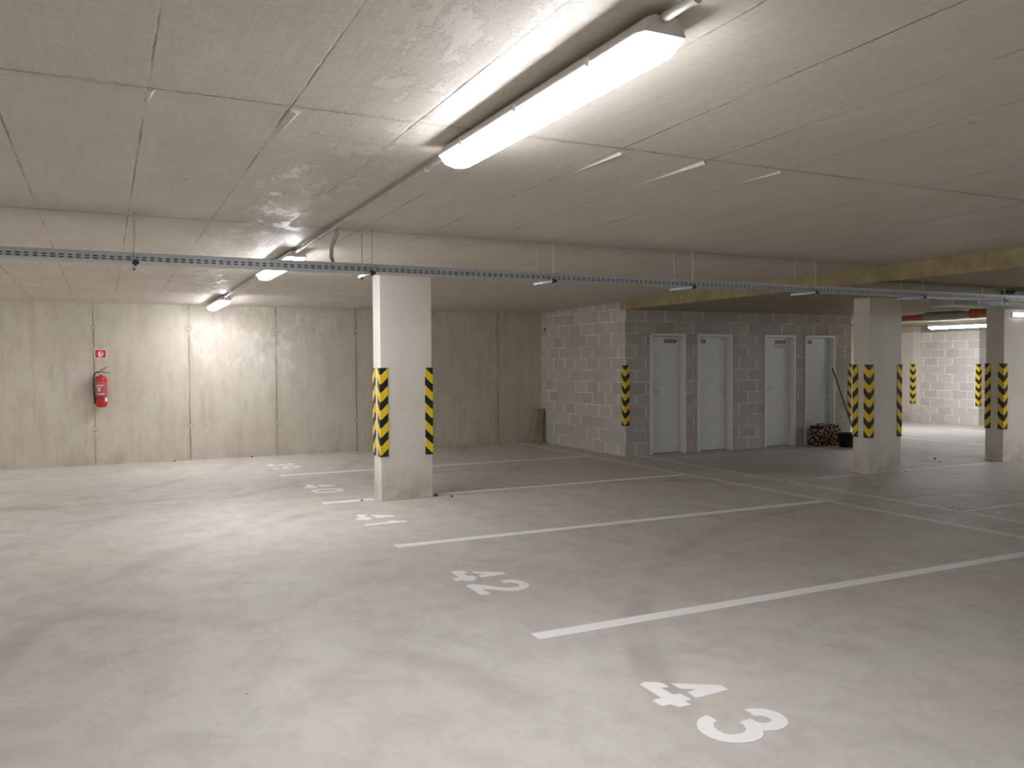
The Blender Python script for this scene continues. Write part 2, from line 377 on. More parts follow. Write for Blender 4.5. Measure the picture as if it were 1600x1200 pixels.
# thin concrete fins left standing where the formwork sheets met unevenly
for fx_, ya_, yb_, fw_, fh_ in ((2.89, 3.55, 4.2, .012, .016), (2.38, 3.58, 4.1, .010, .012), (3.425, 3.55, 3.9, .010, .012), (0.74, 3.57, 4.05, .030, .014), (0.18, 3.53, 3.72, .02, .014)):
    b.add([(fx_ - fw_, ya_, cz(ya_)), (fx_ + fw_, ya_, cz(ya_)), (fx_, yb_, cz(yb_)), (fx_ + fw_ * .2, ya_, cz(ya_) - fh_)], [(0, 1, 3), (1, 2, 3), (2, 0, 3), (0, 2, 1)])
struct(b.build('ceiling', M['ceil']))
struct(MB().box((BX + .001, YF - .2, LOW), (21.4, YR + .2, LOW + .5)).build('ceiling_low', M['low']))
b = MB()
y = YF
while y < BF + .1:
    y1 = min(y + 1.25, BF + .12)
    b.hexa([(BX - .02, y + .002, LOW - .004), (BX, y + .002, LOW - .004), (BX, y1 - .002, LOW - .004), (BX - .02, y1 - .002, LOW - .004)],
           [(BX - .02, y + .002, cz(y)), (BX, y + .002, cz(y)), (BX, y1 - .002, cz(y1)), (BX - .02, y1 - .002, cz(y1))])
    y = y1
struct(b.build('trim_1', M['band']), 'yellowish board facing the step down to the lower ceiling')
struct(MB().box((XL - .2, YB, 0), (BX + .2, YB + .2, 2.6)).build('wall_back', M['wall']))
struct(MB().box((XL - .2, YF - .2, 0), (XL, YB, 2.75)).build('wall_left', M['wall']))
struct(MB().box((XL, YF - .2, 0), (21.4, YF, 2.75)).build('wall_front', M['wall']))

DOORS = [(8.19, 8.93), (9.18, 9.94), (10.69, 11.43), (11.67, 12.43)]
DH = 2.03
b = MB(); e = BX
for x0, x1 in DOORS:
    b.box((e, BF, 0), (x0 + .01, BF + .2, LOW)); b.box((x0 + .01, BF, DH - .01), (x1 - .01, BF + .2, LOW)); e = x1 - .01
b.box((e, BF, 0), (BE, BF + .2, LOW))
struct(b.build('wall_storage_front', M['block']), 'grey block wall with four doors')
# side wall meets the higher ceiling
b = MB()
b.box((BX, BF + .2, 0), (BX + .19, YB, LOW))
b.hexa([(BX - .002, BF + .12, LOW - .02), (BX + .0, BF + .12, LOW - .02), (BX + .0, YB, LOW - .02), (BX - .002, YB, LOW - .02)],
       [(BX - .002, BF + .12, cz(BF)), (BX + .0, BF + .12, cz(BF)), (BX + .0, YB, cz(YB)), (BX - .002, YB, cz(YB))])
struct(b.build('wall_storage_left', M['block']), 'grey block side wall of the storage rooms')
struct(MB().box((BE - .2, BF + .2, 0), (BE, YR, LOW)).build('wall_storage_right', M['block']))
struct(MB().box((BE - .2, YR, 0), (21.4, YR + .2, LOW)).build('wall_back_far', M['wall']))
# far right: block wall, pier, return wall
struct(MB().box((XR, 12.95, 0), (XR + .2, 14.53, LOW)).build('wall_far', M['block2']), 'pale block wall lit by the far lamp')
struct(MB().box((XR, 14.93, 0), (XR + .2, YR, LOW)).build('wall_far_end', M['wall']))
struct(MB().box((20.9, YF, 0), (21.1, YR, LOW)).build('wall_right', M['wall']))
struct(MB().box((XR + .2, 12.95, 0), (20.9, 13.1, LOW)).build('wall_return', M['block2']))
struct(MB().box((XR - .05, YF, 0), (XR + .15, 9.3, LOW)).build('wall_right_near', M['wall']))
struct(MB().box((XR - .04, 12.9, 2.27), (XR, 14.95, LOW)).build('trim_2', M['duct']), 'grey strip along the top of the far block wall')

# ------------------------------------------------------------------ doors with frames in the storage wall
def door(n, x0, x1, left_handle, sign, paper=False):
    D = bpy.data.objects.new(f'door_{n}', None); COL.objects.link(D); D.location = (x0, BF, 0); struct(D)
    W = x1 - x0; f = .045
    fr = MB()
    fr.box((0, -.03, 0), (f, .16, DH)); fr.box((W - f, -.03, 0), (W, .16, DH)); fr.box((f, -.03, DH - f), (W - f, .16, DH))
    fr.box((f, .129, 0), (f + .015, .16, DH - f)); fr.box((W - f - .015, .129, 0), (W - f, .16, DH - f))
    fr.build('door_frame', M['frame'], D, .004)
    lf = MB(); lf.box((f + .004, .085, .008), (W - f - .004, .128, DH - f - .004)).build('door_leaf', M['leaf'], D, .003)
    hx = f + .055 if left_handle else W - f - .055
    h = MB(); h.lathe([(.024, 0), (.024, .006)], n=16)
    hv = [(v[0] + hx, .085 - v[2], v[1] + 1.05) for v in h.v]; h.v = hv
    s = 1 if left_handle else -1
    h.tube([(hx, .081, 1.05), (hx, .042, 1.05), (hx + s * .012, .031, 1.05), (hx + s * .11, .031, 1.05)], .0085, 10)
    h.build('door_handle', M['chrome'], D)
    k = MB(); k.lathe([(.021, 0), (.021, .008), (.008, .008), (.008, .013)], n=16); k.v = [(v[0] + hx, .085 - v[2], v[1] + .965) for v in k.v]
    k.build('lock', M['chrome'], D)
    for q in (.25, 1.75):
        hh = W - f - .006 if left_handle else f + .006
        MB().tube([(hh, .081, q), (hh, .081, q + .09)], .006, 8).build('hinge', M['frame'], D)
    a, c, zz = sign
    pl = MB().box((a - x0, .080, zz - .028), (c - x0, .085, zz + .028)).build('sign_plate', M['plate'], D)
    t = MB(); q = a - x0 + .015; r = random.Random(n)
    while q < c - x0 - .03:          # lettering too small to read in the photo
        wd = r.choice((.010, .013, .015))
        t.box((q, .0785, zz - .013), (q + wd, .080, zz + .013))
        q += wd + (.007 if r.random() > .2 else .022)
    t.build('lettering', M['ink'], pl)
    if paper:
        pp = MB().box((a - x0 - .02, .0825, zz - .12), (c - x0 - .02, .085, zz - .04)).build('paper_notice', M['paper'], D)
    return D
door(1, *DOORS[0], True, (8.55, 8.80, 1.905))
door(2, *DOORS[1], False, (9.245, 9.43, 1.905))
door(3, *DOORS[2], True, (11.03, 11.27, 1.905), True)
door(4, *DOORS[3], False, (11.74, 11.93, 1.905))
# far door round the corner of the pale wall
D = bpy.data.objects.new('door_5', None); COL.objects.link(D); D.location = (19.0, 12.95, 0); struct(D)
fr = MB(); fr.box((0, -.04, 0), (.06, 0, 2.1)); fr.box((.94, -.04, 0), (1.0, 0, 2.1)); fr.box((.06, -.04, 2.04), (.94, 0, 2.1)); fr.build('door_frame', M['white'], D, .004)
MB().box((.06, -.012, .01), (.94, -.001, 2.04)).build('door_leaf', M['leaf'], D)
MB().box((.30, -.02, 1.78), (.62, -.012, 1.9)).build('sign_plate', M['dark'], D)

# ------------------------------------------------------------------ concrete pillars and corner guards
def pillar(x, y, wd, dp, top, label):
    return tag(MB().box((0, 0, 0), (wd, dp, top)).build('concrete_pillar', M['pillar'], None, .006, 2, (x, y, 0)), label, 'pillar', 'concrete pillars')
pillar(2.79, 9.05, .615, .27, cz(9.3), 'pale concrete pillar standing alone among the parking bays, left of the block rooms')
pillar(9.35, 8.04, .63, .27, LOW, 'grey concrete pillar in front of the rightmost storage door')
pillar(12.26, 8.07, .66, .29, LOW, 'grey concrete pillar cut by the right edge of the picture')
pier = tag(MB().box((0, 0, 0), (.37, .40, 2.27)).build('concrete_pillar', M['pillar'], None, .006, 2, (18.47, 14.53, 0)), 'small sunlit-looking concrete pier at the left end of the far pale block wall', 'pillar')
pier['label'] = 'brightly lit narrow concrete pier at the left end of the far pale block wall'
struct(MB().box((18.84, 14.53, 0), (18.95, 14.93, LOW)).build('wall_far_pier', M['wall']))
struct(MB().box((18.45, 14.5, 2.27), (18.84, YR, LOW)).build('trim_3', M['wall']))

def guard(x, y, sx, sy, label, screws=True, z0=.5, h=1.0):
    """L-shaped rubber corner guard; flanges run to +sx along X and +sy along Y from the corner."""
    o = MB(); w_, t = .085, .009
    P = [(-t + .003, -t), (w_, -t), (w_ + .002, -t * .4), (w_, 0), (0, 0), (0, w_), (-t * .4, w_ + .002), (-t, w_), (-t, -t + .003)]
    P = [(a * sx, c * sy) for a, c in P]
    g = o.prism(P, 0, h).build('corner_guard', M['guard'], None, 0, 2, (x, y, z0))
    tag(g, label, 'corner guard', 'hazard-striped corner guards')
    if screws:
        for zz in (.035, h - .035):
            for k in (0, 1):
                s = MB(); r = [(.006, 0), (.006, .002), (.003, .0035)]
                s.lathe(r, n=10)
                if k == 0: s.v = [(v[0] + .068 * sx, -sy * (t + v[2]), v[1] + zz) for v in s.v]
                else: s.v = [(-sx * (t + v[2]), v[0] + .068 * sy, v[1] + zz) for v in s.v]
                s.build('screw', M['chrome'], g)
    return g
guard(2.79, 9.05, 1, 1, 'corner guard on the front left edge of the lone left pillar')
guard(3.405, 9.05, -1, 1, 'corner guard on the right edge of the lone left pillar')
guard(2.79, 9.32, 1, -1, 'corner guard on the back left edge of the lone left pillar, seen as a sliver')
guard(9.35, 8.04, 1, 1, 'wide-looking corner guard on the front corner of the middle pillar')
guard(9.35, 8.31, 1, -1, 'corner guard on the back left edge of the middle pillar, beside the broom')
guard(9.98, 8.04, -1, 1, 'corner guard on the right edge of the middle pillar, seen half')
guard(12.26, 8.07, 1, 1, 'corner guard on the front corner of the pillar cut by the right picture edge')
guard(12.26, 8.36, 1, -1, 'shaded corner guard on the back left edge of the rightmost pillar')
guard(BX, BF, 1, 1, 'corner guard on the left corner of the block storage rooms', False)
guard(BE, BF, -1, 1, 'corner guard on the right corner of the storage rooms, behind the middle pillar', False)
guard(18.47, 14.53, 1, 1, 'corner guard on the narrow pier left of the far pale block wall', False, .46)
guard(XR, 12.95, 1, 1, 'corner guard on the right corner of the far pale block wall', False, .46)

# ------------------------------------------------------------------ painted lines and numbers
LG = 'white painted lines between the bays'
def strip(x0, y0, x1, y1, w_, label, grp, mt='paint'):
    d = Vector((x1 - x0, y1 - y0)); L = d.length; d.normalize(); n_ = Vector((-d.y, d.x)) * w_ / 2
    P = [(x0 + n_.x, y0 + n_.y), (x1 + n_.x, y1 + n_.y), (x1 - n_.x, y1 - n_.y), (x0 - n_.x, y0 - n_.y)]
    return tag(MB().prism(P, 0.0004, .002).build('parking_line', M[mt]), label, 'parking line', grp)
for yy, x0, lab in ((4.15, 2.17, 'nearest and widest white bay line, between the two closest numbers'), (6.75, 2.2, 'white bay line running just in front of the lone pillar'),
                    (9.22, 2.17, 'white bay line between numbers 40 and 41, passing under the lone pillar'), (11.8, 2.18, 'farthest white bay line, passing behind the lone pillar')):
    if yy == 9.22:
        strip(x0, yy, 2.75, yy, .11, 'short white line stub left of the lone pillar, above number 41', LG)
        strip(3.43, yy, 7.12, yy, .11, 'white bay line running right from the lone pillar', LG)
    else: strip(x0, yy, 7.12, yy, .11, lab, LG)
strip(7.18, -5, 7.2, 14.4, .10, 'worn aisle line nearer the numbered bays, left one of the double line', 'double line across the bays', 'worn')
strip(7.72, -5, 7.98, 14.35, .10, 'worn aisle line nearer the storage doors, right one of the double line', 'double line across the bays', 'worn')
strip(7.9, 8.1, 9.30, 8.1, .10, 'worn bay line running from the double line to the middle pillar', LG, 'worn')
strip(9.98, 8.1, 12.22, 8.1, .10, 'worn bay line between the middle and rightmost pillars', LG, 'worn')
strip(7.85, 5.62, 12.5, 5.62, .10, 'worn bay line at the right edge beside the painted glints', LG, 'worn')
strip(8.1, 10.9, 12.4, 10.9, .07, 'faint pale line on the floor in front of the storage doors', LG, 'worn')
strip(14.4, 9.0, 14.4, 15.0, .10, 'white line across the bright far floor, nearer one', LG)
strip(17.27, 9.4, 17.27, 12.6, .10, 'white line across the bright far floor, close to the pale block wall', LG)

A4 = [(2.293,3.301),(2.332,3.312),(2.388,3.28),(2.398,3.252),(2.398,3.211),(2.385,3.205),(2.364,3.221),(2.358,3.218),(2.358,3.128),(2.395,3.119),(2.399,3.051),(2.386,3.041),(2.362,3.043),(2.361,2.996),(2.3,2.995),(2.281,3.041),(2.235,3.041),(2.233,3.114),(2.286,3.119)]
B4 = [(2.433,3.243),(2.631,3.115),(2.628,3.055),(2.43,3.046),(2.435,3.116),(2.495,3.128),(2.432,3.172)]
T3 = [(2.353,2.879),(2.302,2.863),(2.262,2.833),(2.233,2.791),(2.221,2.743),(2.223,2.695),(2.24,2.652),(2.271,2.619),(2.313,2.598),(2.36,2.587),(2.406,2.596),(2.439,2.619),(2.46,2.647),(2.481,2.639),(2.524,2.624),(2.575,2.633),(2.612,2.656),(2.638,2.693),(2.649,2.739),(2.643,2.78),(2.619,2.818),(2.586,2.838),(2.541,2.85),(2.534,2.778),(2.562,2.764),(2.575,2.74),(2.572,2.712),(2.55,2.697),(2.523,2.698),(2.5,2.72),(2.495,2.763),(2.429,2.756),(2.428,2.728),(2.412,2.694),(2.386,2.673),(2.357,2.667),(2.326,2.674),(2.298,2.697),(2.294,2.74),(2.306,2.775),(2.329,2.799),(2.354,2.808)]
T2 = [(2.242,5.323),(2.279,5.34),(2.331,5.307),(2.377,5.264),(2.422,5.193),(2.46,5.157),(2.505,5.136),(2.553,5.132),(2.579,5.16),(2.585,5.197),(2.567,5.241),(2.544,5.262),(2.512,5.267),(2.504,5.321),(2.547,5.339),(2.597,5.324),(2.637,5.279),(2.655,5.211),(2.649,5.15),(2.627,5.108),(2.573,5.063),(2.526,5.047),(2.473,5.05),(2.434,5.08),(2.396,5.114),(2.359,5.153),(2.304,5.198),(2.315,5.056),(2.24,5.055)]
def arc(cx, cy, rx, ry, a0, a1, n=14): return [(cx + rx * math.cos(math.radians(a0 + (a1 - a0) * i / n)), cy + ry * math.sin(math.radians(a0 + (a1 - a0) * i / n))) for i in range(n + 1)]
def band(cx, cy, rx, ry, t, a0, a1): return arc(cx, cy, rx, ry, a0, a1) + arc(cx, cy, rx - t, ry - t, a1, a0)
def digit(ch, dy):
    sh = lambda P, d: [(x, y + d) for x, y in P]
    if ch == '4': return [sh(A4, dy), sh(B4, dy)]                 # spans y 2.995..3.31
    if ch == '3': return [sh(T3, dy)]                             # spans y 2.587..2.88
    if ch == '2': return [sh(T2, dy)]                             # spans y 5.05..5.34
    if ch == '1': return [sh([(2.23, 0.0), (2.23, .075), (2.50, .075), (2.47, .14), (2.53, .15), (2.59, .09), (2.65, .075), (2.65, 0.0)], dy)]
    if ch == '0': return [sh(band(2.44, .155, .21, .155, .068, 8, 172), dy), sh(band(2.44, .155, .21, .155, .068, 188, 352), dy)]
    if ch == '9': return [sh(band(2.52, .15, .135, .15, .062, 0, 355), dy), sh([(2.235, .06), (2.25, .125), (2.32, .05), (2.50, .062), (2.50, 0.0), (2.32, -.012), (2.26, .01)], dy)]
def number(name, pieces, label):
    e_ = empty('bay_number', (2.44, pieces[0][2], 0), label, 'floor number', 'white stencilled bay numbers')
    names = {'4': 'digit_four', '3': 'digit_three', '2': 'digit_two', '1': 'digit_one', '0': 'digit_zero', '9': 'digit_nine'}
    for ch, dy, _ in pieces:
        b = MB()
        for P in digit(ch, dy): b.prism([(x - 2.44, y - pieces[0][2]) for x, y in P], .0004, .002)
        b.build(names[ch], M['paint'], e_)
number('43', [('4', 0, 3.0), ('3', 0, 3.0)], 'white stencilled number 43 on the floor, nearest the camera')
number('42', [('4', 2.43, 5.4), ('2', 0, 5.4)], 'white stencilled number 42 on the floor')
number('41', [('4', 5.03, 7.9), ('1', 7.74, 7.9)], 'white stencilled number 41 on the floor in front of the lone pillar')
number('40', [('4', 7.42, 10.3), ('0', 9.97, 10.3)], 'white stencilled number 40 on the floor left of the lone pillar')
number('39', [('3', 10.35, 12.9), ('9', 12.55, 12.9)], 'white stencilled number 39 on the floor nearest the back wall')
# white flecks painted in as glints of floor paint beside the double line
b = MB(); rr = random.Random(3)
for i in range(46):
    t = rr.random(); cx = 7.82 + rr.random() * .32; cy = 5.93 - (cx - 7.82) * .7 - rr.random() * (.08 if t < .6 else .38); L = .02 + rr.random() * .05; k = .006 + rr.random() * .012
    b.prism([(cx - L, cy - k * .3), (cx, cy - k), (cx + L, cy), (cx, cy + k)], .0022, .004)
fl = tag(b.build('paint_glints', M['paint']), 'scattered white flecks painted in as paint glints beside the double line near the right edge', 'paint glints'); fl['kind'] = 'stuff'

# ------------------------------------------------------------------ batten lamps
def lamp(x, y0, L, top, label, rz=0.0):
    e_ = empty('batten_lamp', (x, y0, top), label, 'lamp', 'ceiling batten lamps', rz)
    def ring(yy, k, prof): return [(px * k, yy, pz) for px, pz in prof]
    hp = [(-.055, -.012), (.055, -.012), (.074, -.035), (.092, -.060), (.092, -.067), (-.092, -.067), (-.092, -.060), (-.074, -.035)]
    MB().loft([ring(0.0, .80, hp), ring(.03, 1, hp), ring(L - .03, 1, hp), ring(L, .80, hp)]).build('lamp_housing', M['housing'], e_, .003)
    dp = [(-.079, -.062), (.079, -.062), (.074, -.085), (.056, -.112), (.02, -.122), (-.02, -.122), (-.056, -.112), (-.074, -.085)]
    def dr(yy, k, kz): return [(px * k, yy, -.062 + (pz + .062) * kz) for px, pz in dp]
    DB = MB().loft([dr(.004, .82, .3), dr(.02, .95, .75), dr(.055, 1, 1), dr(L - .055, 1, 1), dr(L - .02, .95, .75), dr(L - .004, .82, .3)])
    DB.mi = [0] * len(DB.f)
    for i_, f_ in enumerate(DB.f):
        P_ = [Vector(DB.v[k_]) for k_ in f_]; n_ = (P_[1] - P_[0]).cross(P_[2] - P_[0]).normalized()
        if abs(n_.z) < .80: DB.mi[i_] = 1
    DB.build('diffuser', [M['lit'], M['lit2']], e_)
    for k in (.18, .5, .82):
        for s in (-1, 1): MB().box((s * .0925 - .002, L * k - .012, -.078), (s * .0925 + .002, L * k + .012, -.052)).build('clip', M['housing'], e_)
    for q in (.25, .75): MB().box((-.02, L * q - .02, -.013), (.02, L * q + .02, 0)).build('mounting_bracket', M['pvc'], e_)
    return e_
LX = 1.56
lamp(LX, 2.10, 1.72, cz(2.9) - .006, 'large bright batten lamp overhead, nearest the camera')
lamp(LX, 7.50, 1.72, cz(8.3) - .006, 'bright batten lamp half hidden by the cable tray')
lamp(LX, 12.35, 1.6, cz(13.2) - .006, 'bright batten lamp close to the back wall')
lamp(13.1, 4.3, 1.72, LOW, 'batten lamp of the right row, just out of the picture before the rightmost pillar')
lamp(17.0, 11.35, 1.6, LOW - .035, 'glaring batten lamp in front of the far pale block wall')
# row lamp behind the camera, then unseen lamps added to brighten the sides
lamp(LX, -3.3, 1.72, cz(-2.4) - .006, 'batten lamp of the near row, behind the camera')
lamp(16.9, 6.0, 1.72, LOW, 'added unseen batten lamp near the right-hand wall, brightening the far floor')  # added to brighten the far right area
lamp(15.5, 12.6, 1.05, LOW, 'added batten lamp brightening the far room, hidden behind the middle pillar')  # added to light the far room, kept out of sight by the pillar
lamp(-4.2, 2.10, 1.72, cz(2.9) - .006, 'added unseen batten lamp evening out the light on the left')  # added to flatten the light across the room
lamp(-3.7, 7.5, 1.72, cz(8.3) - .006, 'added unseen batten lamp on the left, level with the cable tray')  # added, lifts the floor and wall on the left
lamp(-3.7, 12.2, 1.72, cz(13.0) - .006, 'added unseen batten lamp brightening the left end of the back wall')  # added for more light on the back wall's left end
lamp(13.1, -2.2, 1.72, LOW, 'added unseen batten lamp in line with the right row')  # added to carry more light to the storage blocks

# conduit between the lamps
def conduit(x, y0, y1, zf, label, r=.015):
    e_ = empty('conduit', (x, y0, zf(y0)), label, 'conduit', 'lamp conduits')
    MB().tube([(0, 0, 0), (0, y1 - y0, zf(y1) - zf(y0))], r, 12).build('pipe', M['pvc'], e_)
    y = y0 + .35
    while y < y1 - .1:
        k = MB().tube([(0, -.012, 0), (0, .012, 0)], r + .004, 12)
        k.box((-.006, -.01, 0), (.006, .01, .024))
        k.build('pipe_clip', M['pvc'], e_, loc=(0, y - y0, zf(y) - zf(y0)))
        y += .62
    return e_
zc = lambda y: cz(y) - .032
conduit(LX - .01, -1.5, 2.095, zc, 'grey conduit running from the near lamp out over the camera')
conduit(LX - .01, 3.825, 7.495, zc, 'grey conduit between the near lamp and the lamp behind the tray')
conduit(LX - .01, 9.225, 12.345, zc, 'grey conduit between the tray lamp and the lamp near the back wall')
tag(MB().tube([(LX + .03, 6.22, cz(6.2) - .03), (LX + .032, 6.23, 2.52), (LX + .01, 6.30, 2.44), (LX + .02, 6.36, 2.37), (LX + .05, 6.40, 2.32), (LX + .12, 6.41, 2.29)], .014, 10).build('flexible_conduit', M['pvc']),
    'grey flexible conduit dropping from the ceiling into the cable tray', 'conduit')

# ------------------------------------------------------------------ cable tray
def tray(x0, x1, ya, yb, zb, h, label):
    e_ = empty('cable_tray', (x0, ya, zb), label, 'cable tray')
    L = x1 - x0; W = yb - ya; P = .0505; n = int(L / P); rows = ((.008, .015), (.024, .031)); s0 = .011; s1 = .039
    def rail(yy, t, nm):
        b = MB(); y0_, y1_ = yy, yy + t
        cuts = [0]
        zz = [0, rows[0][0], rows[0][1], rows[1][0], rows[1][1], h]
        b.box((0, y0_, zz[0]), (L, y1_, zz[1])); b.box((0, y0_, zz[2]), (L, y1_, zz[3])); b.box((0, y0_, zz[4]), (L, y1_, zz[5]))
        for r in rows:
            b.box((0, y0_, r[0]), (s0, y1_, r[1]))
            for k in range(n):
                a = k * P + s1; c = min((k + 1) * P + s0, L)
                b.box((a, y0_, r[0]), (c, y1_, r[1]))
        b.box((0, min(yy, yy + t * 4), h), (L, max(yy + t, yy + t * 4), h + .0015))
        b.build(nm, M['steel'], e_)
    rail(0, .0015, 'side_rail'); rail(W - .0015, .0015, 'side_rail')
    MB().box((0, .0015, 0), (L, W - .0015, .0015)).build('tray_base', M['steel'], e_)
    q = 1.6; 
    while q < L:
        MB().box((q - .09, -.002, .034), (q + .09, -.0002, .054)).build('joint_plate', M['steel'], e_); q += 3.0
    return e_
TY0, TY1, TZ = 6.31, 6.51, 2.262
tray(-4.0, 10.05, TY0, TY1, TZ, .060, 'long perforated galvanised cable tray hung below the ceiling across the whole picture')
for k, (yo, zo, r) in enumerate(((.04, .012, .009), (.07, .014, .011), (.105, .013, .010), (.14, .012, .009), (.030, .036, .010), (.056, .037, .010), (.084, .036, .010))):
    pts = [(-4 + i * .5, TY0 + yo + .002 * math.sin(i * 1.3 + k), TZ + zo + .001 * abs(math.sin(i * .9 + k * 2)) ) for i in range(29)]
    tag(MB().tube(pts, r, 6).build('cable', M['cable']), 'black cable lying in the long cable tray', 'cable', 'cables in the long tray')

def hanger(x, label):
    low = x > BX; top = LOW if low else cz(6.4)
    zt = TZ - .0225
    e_ = empty('tray_hanger', (x, TY0, zt), label, 'hanger', 'tray hangers')
    c = MB()      # slotted channel under the tray
    c.box((-.02, -.05, 0), (.02, .30, .0025)); c.box((-.02, -.05, .0025), (-.0175, .30, .021)); c.box((.0175, -.05, .0025), (.02, .30, .021))
    c.build('channel', M['steel'], e_)
    for yy in (-.025, .255):
        MB().tube([(0, yy, -.03), (0, yy, top - zt)], .004, 8).build('threaded_rod', M['rod'], e_)
        MB().tube([(0, yy, -.012), (0, yy, -.001)], .009, 6).build('nut', M['dark'], e_)
        MB().tube([(0, yy, .0245), (0, yy, .034)], .009, 6).build('nut', M['dark'], e_)
        MB().tube([(0, yy, top - zt - .01), (0, yy, top - zt)], .010, 8).build('anchor', M['rod'], e_)
    MB().box((-.021, -.052, -.003), (.021, -.050, .023)).build('end_cap', M['dark'], e_)
    return e_
for x, s in ((.21, 'by the extinguisher bay, left of the lamps'), (1.88, 'above the lone pillar'), (3.48, 'right of the lone pillar'), (4.97, 'over the second bay from the pillar'),
             (6.53, 'just left of the lower ceiling'), (8.14, 'in front of the middle pillar'), (9.55, 'at the right end of the tray')):
    hanger(x, 'zinc rod hanger holding the cable tray ' + s)

# tray junction at the right with loose cables and a sloping cover
e_ = empty('cable_tray', (10.1, 6.28, 2.262), 'short tray section at the right edge with tangled cables', 'cable tray')
b = MB(); b.box((0, 0, 0), (2.4, .3, .0015)); b.box((0, 0, .0015), (2.4, .0015, .04)); b.box((0, .2985, .0015), (2.4, .3, .04)); b.build('tray_base', M['steel'], e_)
for k in range(5):
    pts = [(10.12 + i * .11, 6.325 + .047 * k + .008 * math.sin(i * 1.1 + k), 2.279 + .035 * abs(math.sin(i * .8 + k * 1.7))) for i in range(20)]
    tag(MB().tube(pts, .011, 8).build('cable', M['cable'] if k % 2 else M['steel']), 'loose cable over the tray junction at the right edge', 'cable', 'loose cables at the tray junction')
b = MB().hexa([(0, -.1, 0), (1.3, -.1, 0), (1.3, .12, 0), (0, .12, 0)], [(.16, -.08, .095), (1.3, -.08, .095), (1.3, .12, .095), (.16, .12, .095)])
tag(b.build('junction_box', M['steel'], None, .004, 2, (10.13, 6.70, 2.322)), 'pale galvanised box with a sloping end above the tray at the right edge', 'junction box')
tag(MB().box((0, 0, 0), (2.1, .38, .13)).build('air_duct', [M['duct']], None, .004, 2, (10.15, 7.36, 2.288)), 'flat grey duct under the low ceiling left of the rightmost pillar', 'duct')

# pipes in front of the far lamp
def pipe(name, p0, p1, r, mt, label, cat='pipe', sock=True):
    v = Vector(p1) - Vector(p0); d = v.normalized()
    e_ = empty(name, p0, label, cat)
    MB().tube([(0, 0, 0), tuple(v)], r, 20).build('pipe_run', M[mt], e_)
    if sock: MB().tube([tuple(d * .0), tuple(d * .12)], r + .008, 20).build('socket', M[mt], e_)
    return e_
pipe('drain_pipe', (13.0, 10.0, 2.315), (13.0, 11.48, 2.30), .052, 'orange', 'orange drain pipe seen just right of the middle pillar')
pipe('drain_pipe', (13.0, 9.13, 2.325), (13.0, 8.45, 2.33), .07, 'orange', 'thicker orange drain pipe beside the rightmost pillar')
b = MB()
def ell(y, rx, rz): return [(rx * math.cos(2 * math.pi * k / 20), y, rz * math.sin(2 * math.pi * k / 20)) for k in range(20)]
b.loft([ell(0, .08, .062), ell(-.06, .09, .076), ell(-.62, .09, .076), ell(-.84, .06, .05)], 0, True, True)
tag(b.build('pipe_sleeve', M['duct'], None, 0, 2, (13.0, 9.99, 2.322)), 'grey wrapped sleeve between the two orange drain pipes', 'pipe')
pipe('drain_pipe', (16.0, 12.95, 2.375), (16.0, 15.4, 2.375), .04, 'duct', 'thin grey pipe under the far low ceiling', sock=False)

# ------------------------------------------------------------------ fire extinguisher and its sign
EX, EY = -0.035, YB - .115
e_ = empty('fire_extinguisher', (EX, EY, .90), 'red fire extinguisher hanging on the bare concrete wall', 'fire extinguisher')
bd = MB().lathe([(.045, 0), (.068, .008), (.082, .03), (.0865, .06), (.0865, .425), (.083, .45), (.066, .474), (.03, .486), (.024, .486), (.024, .51)], n=28).build('cylinder', M['red'], e_)
lb = MB(); rg = []
for zz in (.175, .395): rg.append([(.0872 * math.cos(a), .0872 * math.sin(a), zz) for a in [math.radians(200 + 8 * k) for k in range(18)]])
lb.loft(rg, 0, False, True, False).build('label_sticker', M['redlabel'], bd)
lb = MB()
for z0, z1, a0, a1 in ((.33, .345, 225, 290), (.30, .31, 225, 270), (.25, .29, 240, 262), (.20, .215, 230, 300)):
    lb.loft([[(.0878 * math.cos(math.radians(a0 + (a1 - a0) * k / 8)), .0878 * math.sin(math.radians(a0 + (a1 - a0) * k / 8)), zz) for k in range(9)] for zz in (z0, z1)], 0, False, True, False)
lb.build('label_print', M['ink'], bd)
MB().tube([(.089 * math.cos(a), .089 * math.sin(a), .165) for a in [2 * math.pi * k / 24 for k in range(25)]], .005, 6).build('strap', M['dark'], e_)
st = MB()
st.loft([[(.0880 * math.cos(math.radians(a)), .0880 * math.sin(math.radians(a)), z) for a in range(305, 345, 6)] for z in (.09, .155)], 0, False, True, False)
st.build('white_sticker', M['white'], e_); st = MB()
st.loft([[(.0880 * math.cos(math.radians(a)), .0880 * math.sin(math.radians(a)), z) for a in range(190, 212, 6)] for z in (.06, .11)], 0, False, True, False)
st.build('white_sticker', M['white'], e_)
v = MB(); v.lathe([(.022, .50), (.026, .505), (.026, .525), (.015, .53), (.013, .555)], n=16); v.box((-.018, -.014, .525), (.03, .014, .56))
v.build('valve', M['chrome'], e_)
MB().hexa([(-.012, -.012, .545), (-.012, .012, .545), (.135, .010, .520), (.135, -.010, .520)], [(-.012, -.012, .558), (-.012, .012, .558), (.135, .010, .528), (.135, -.010, .528)]).build('carry_handle', M['rubber'], e_)
MB().hexa([(-.012, -.012, .56), (-.012, .012, .56), (.10, .010, .618), (.10, -.010, .618)], [(-.012, -.012, .573), (-.012, .012, .573), (.10, .010, .627), (.10, -.010, .627)]).build('lever', M['rubber'], e_)
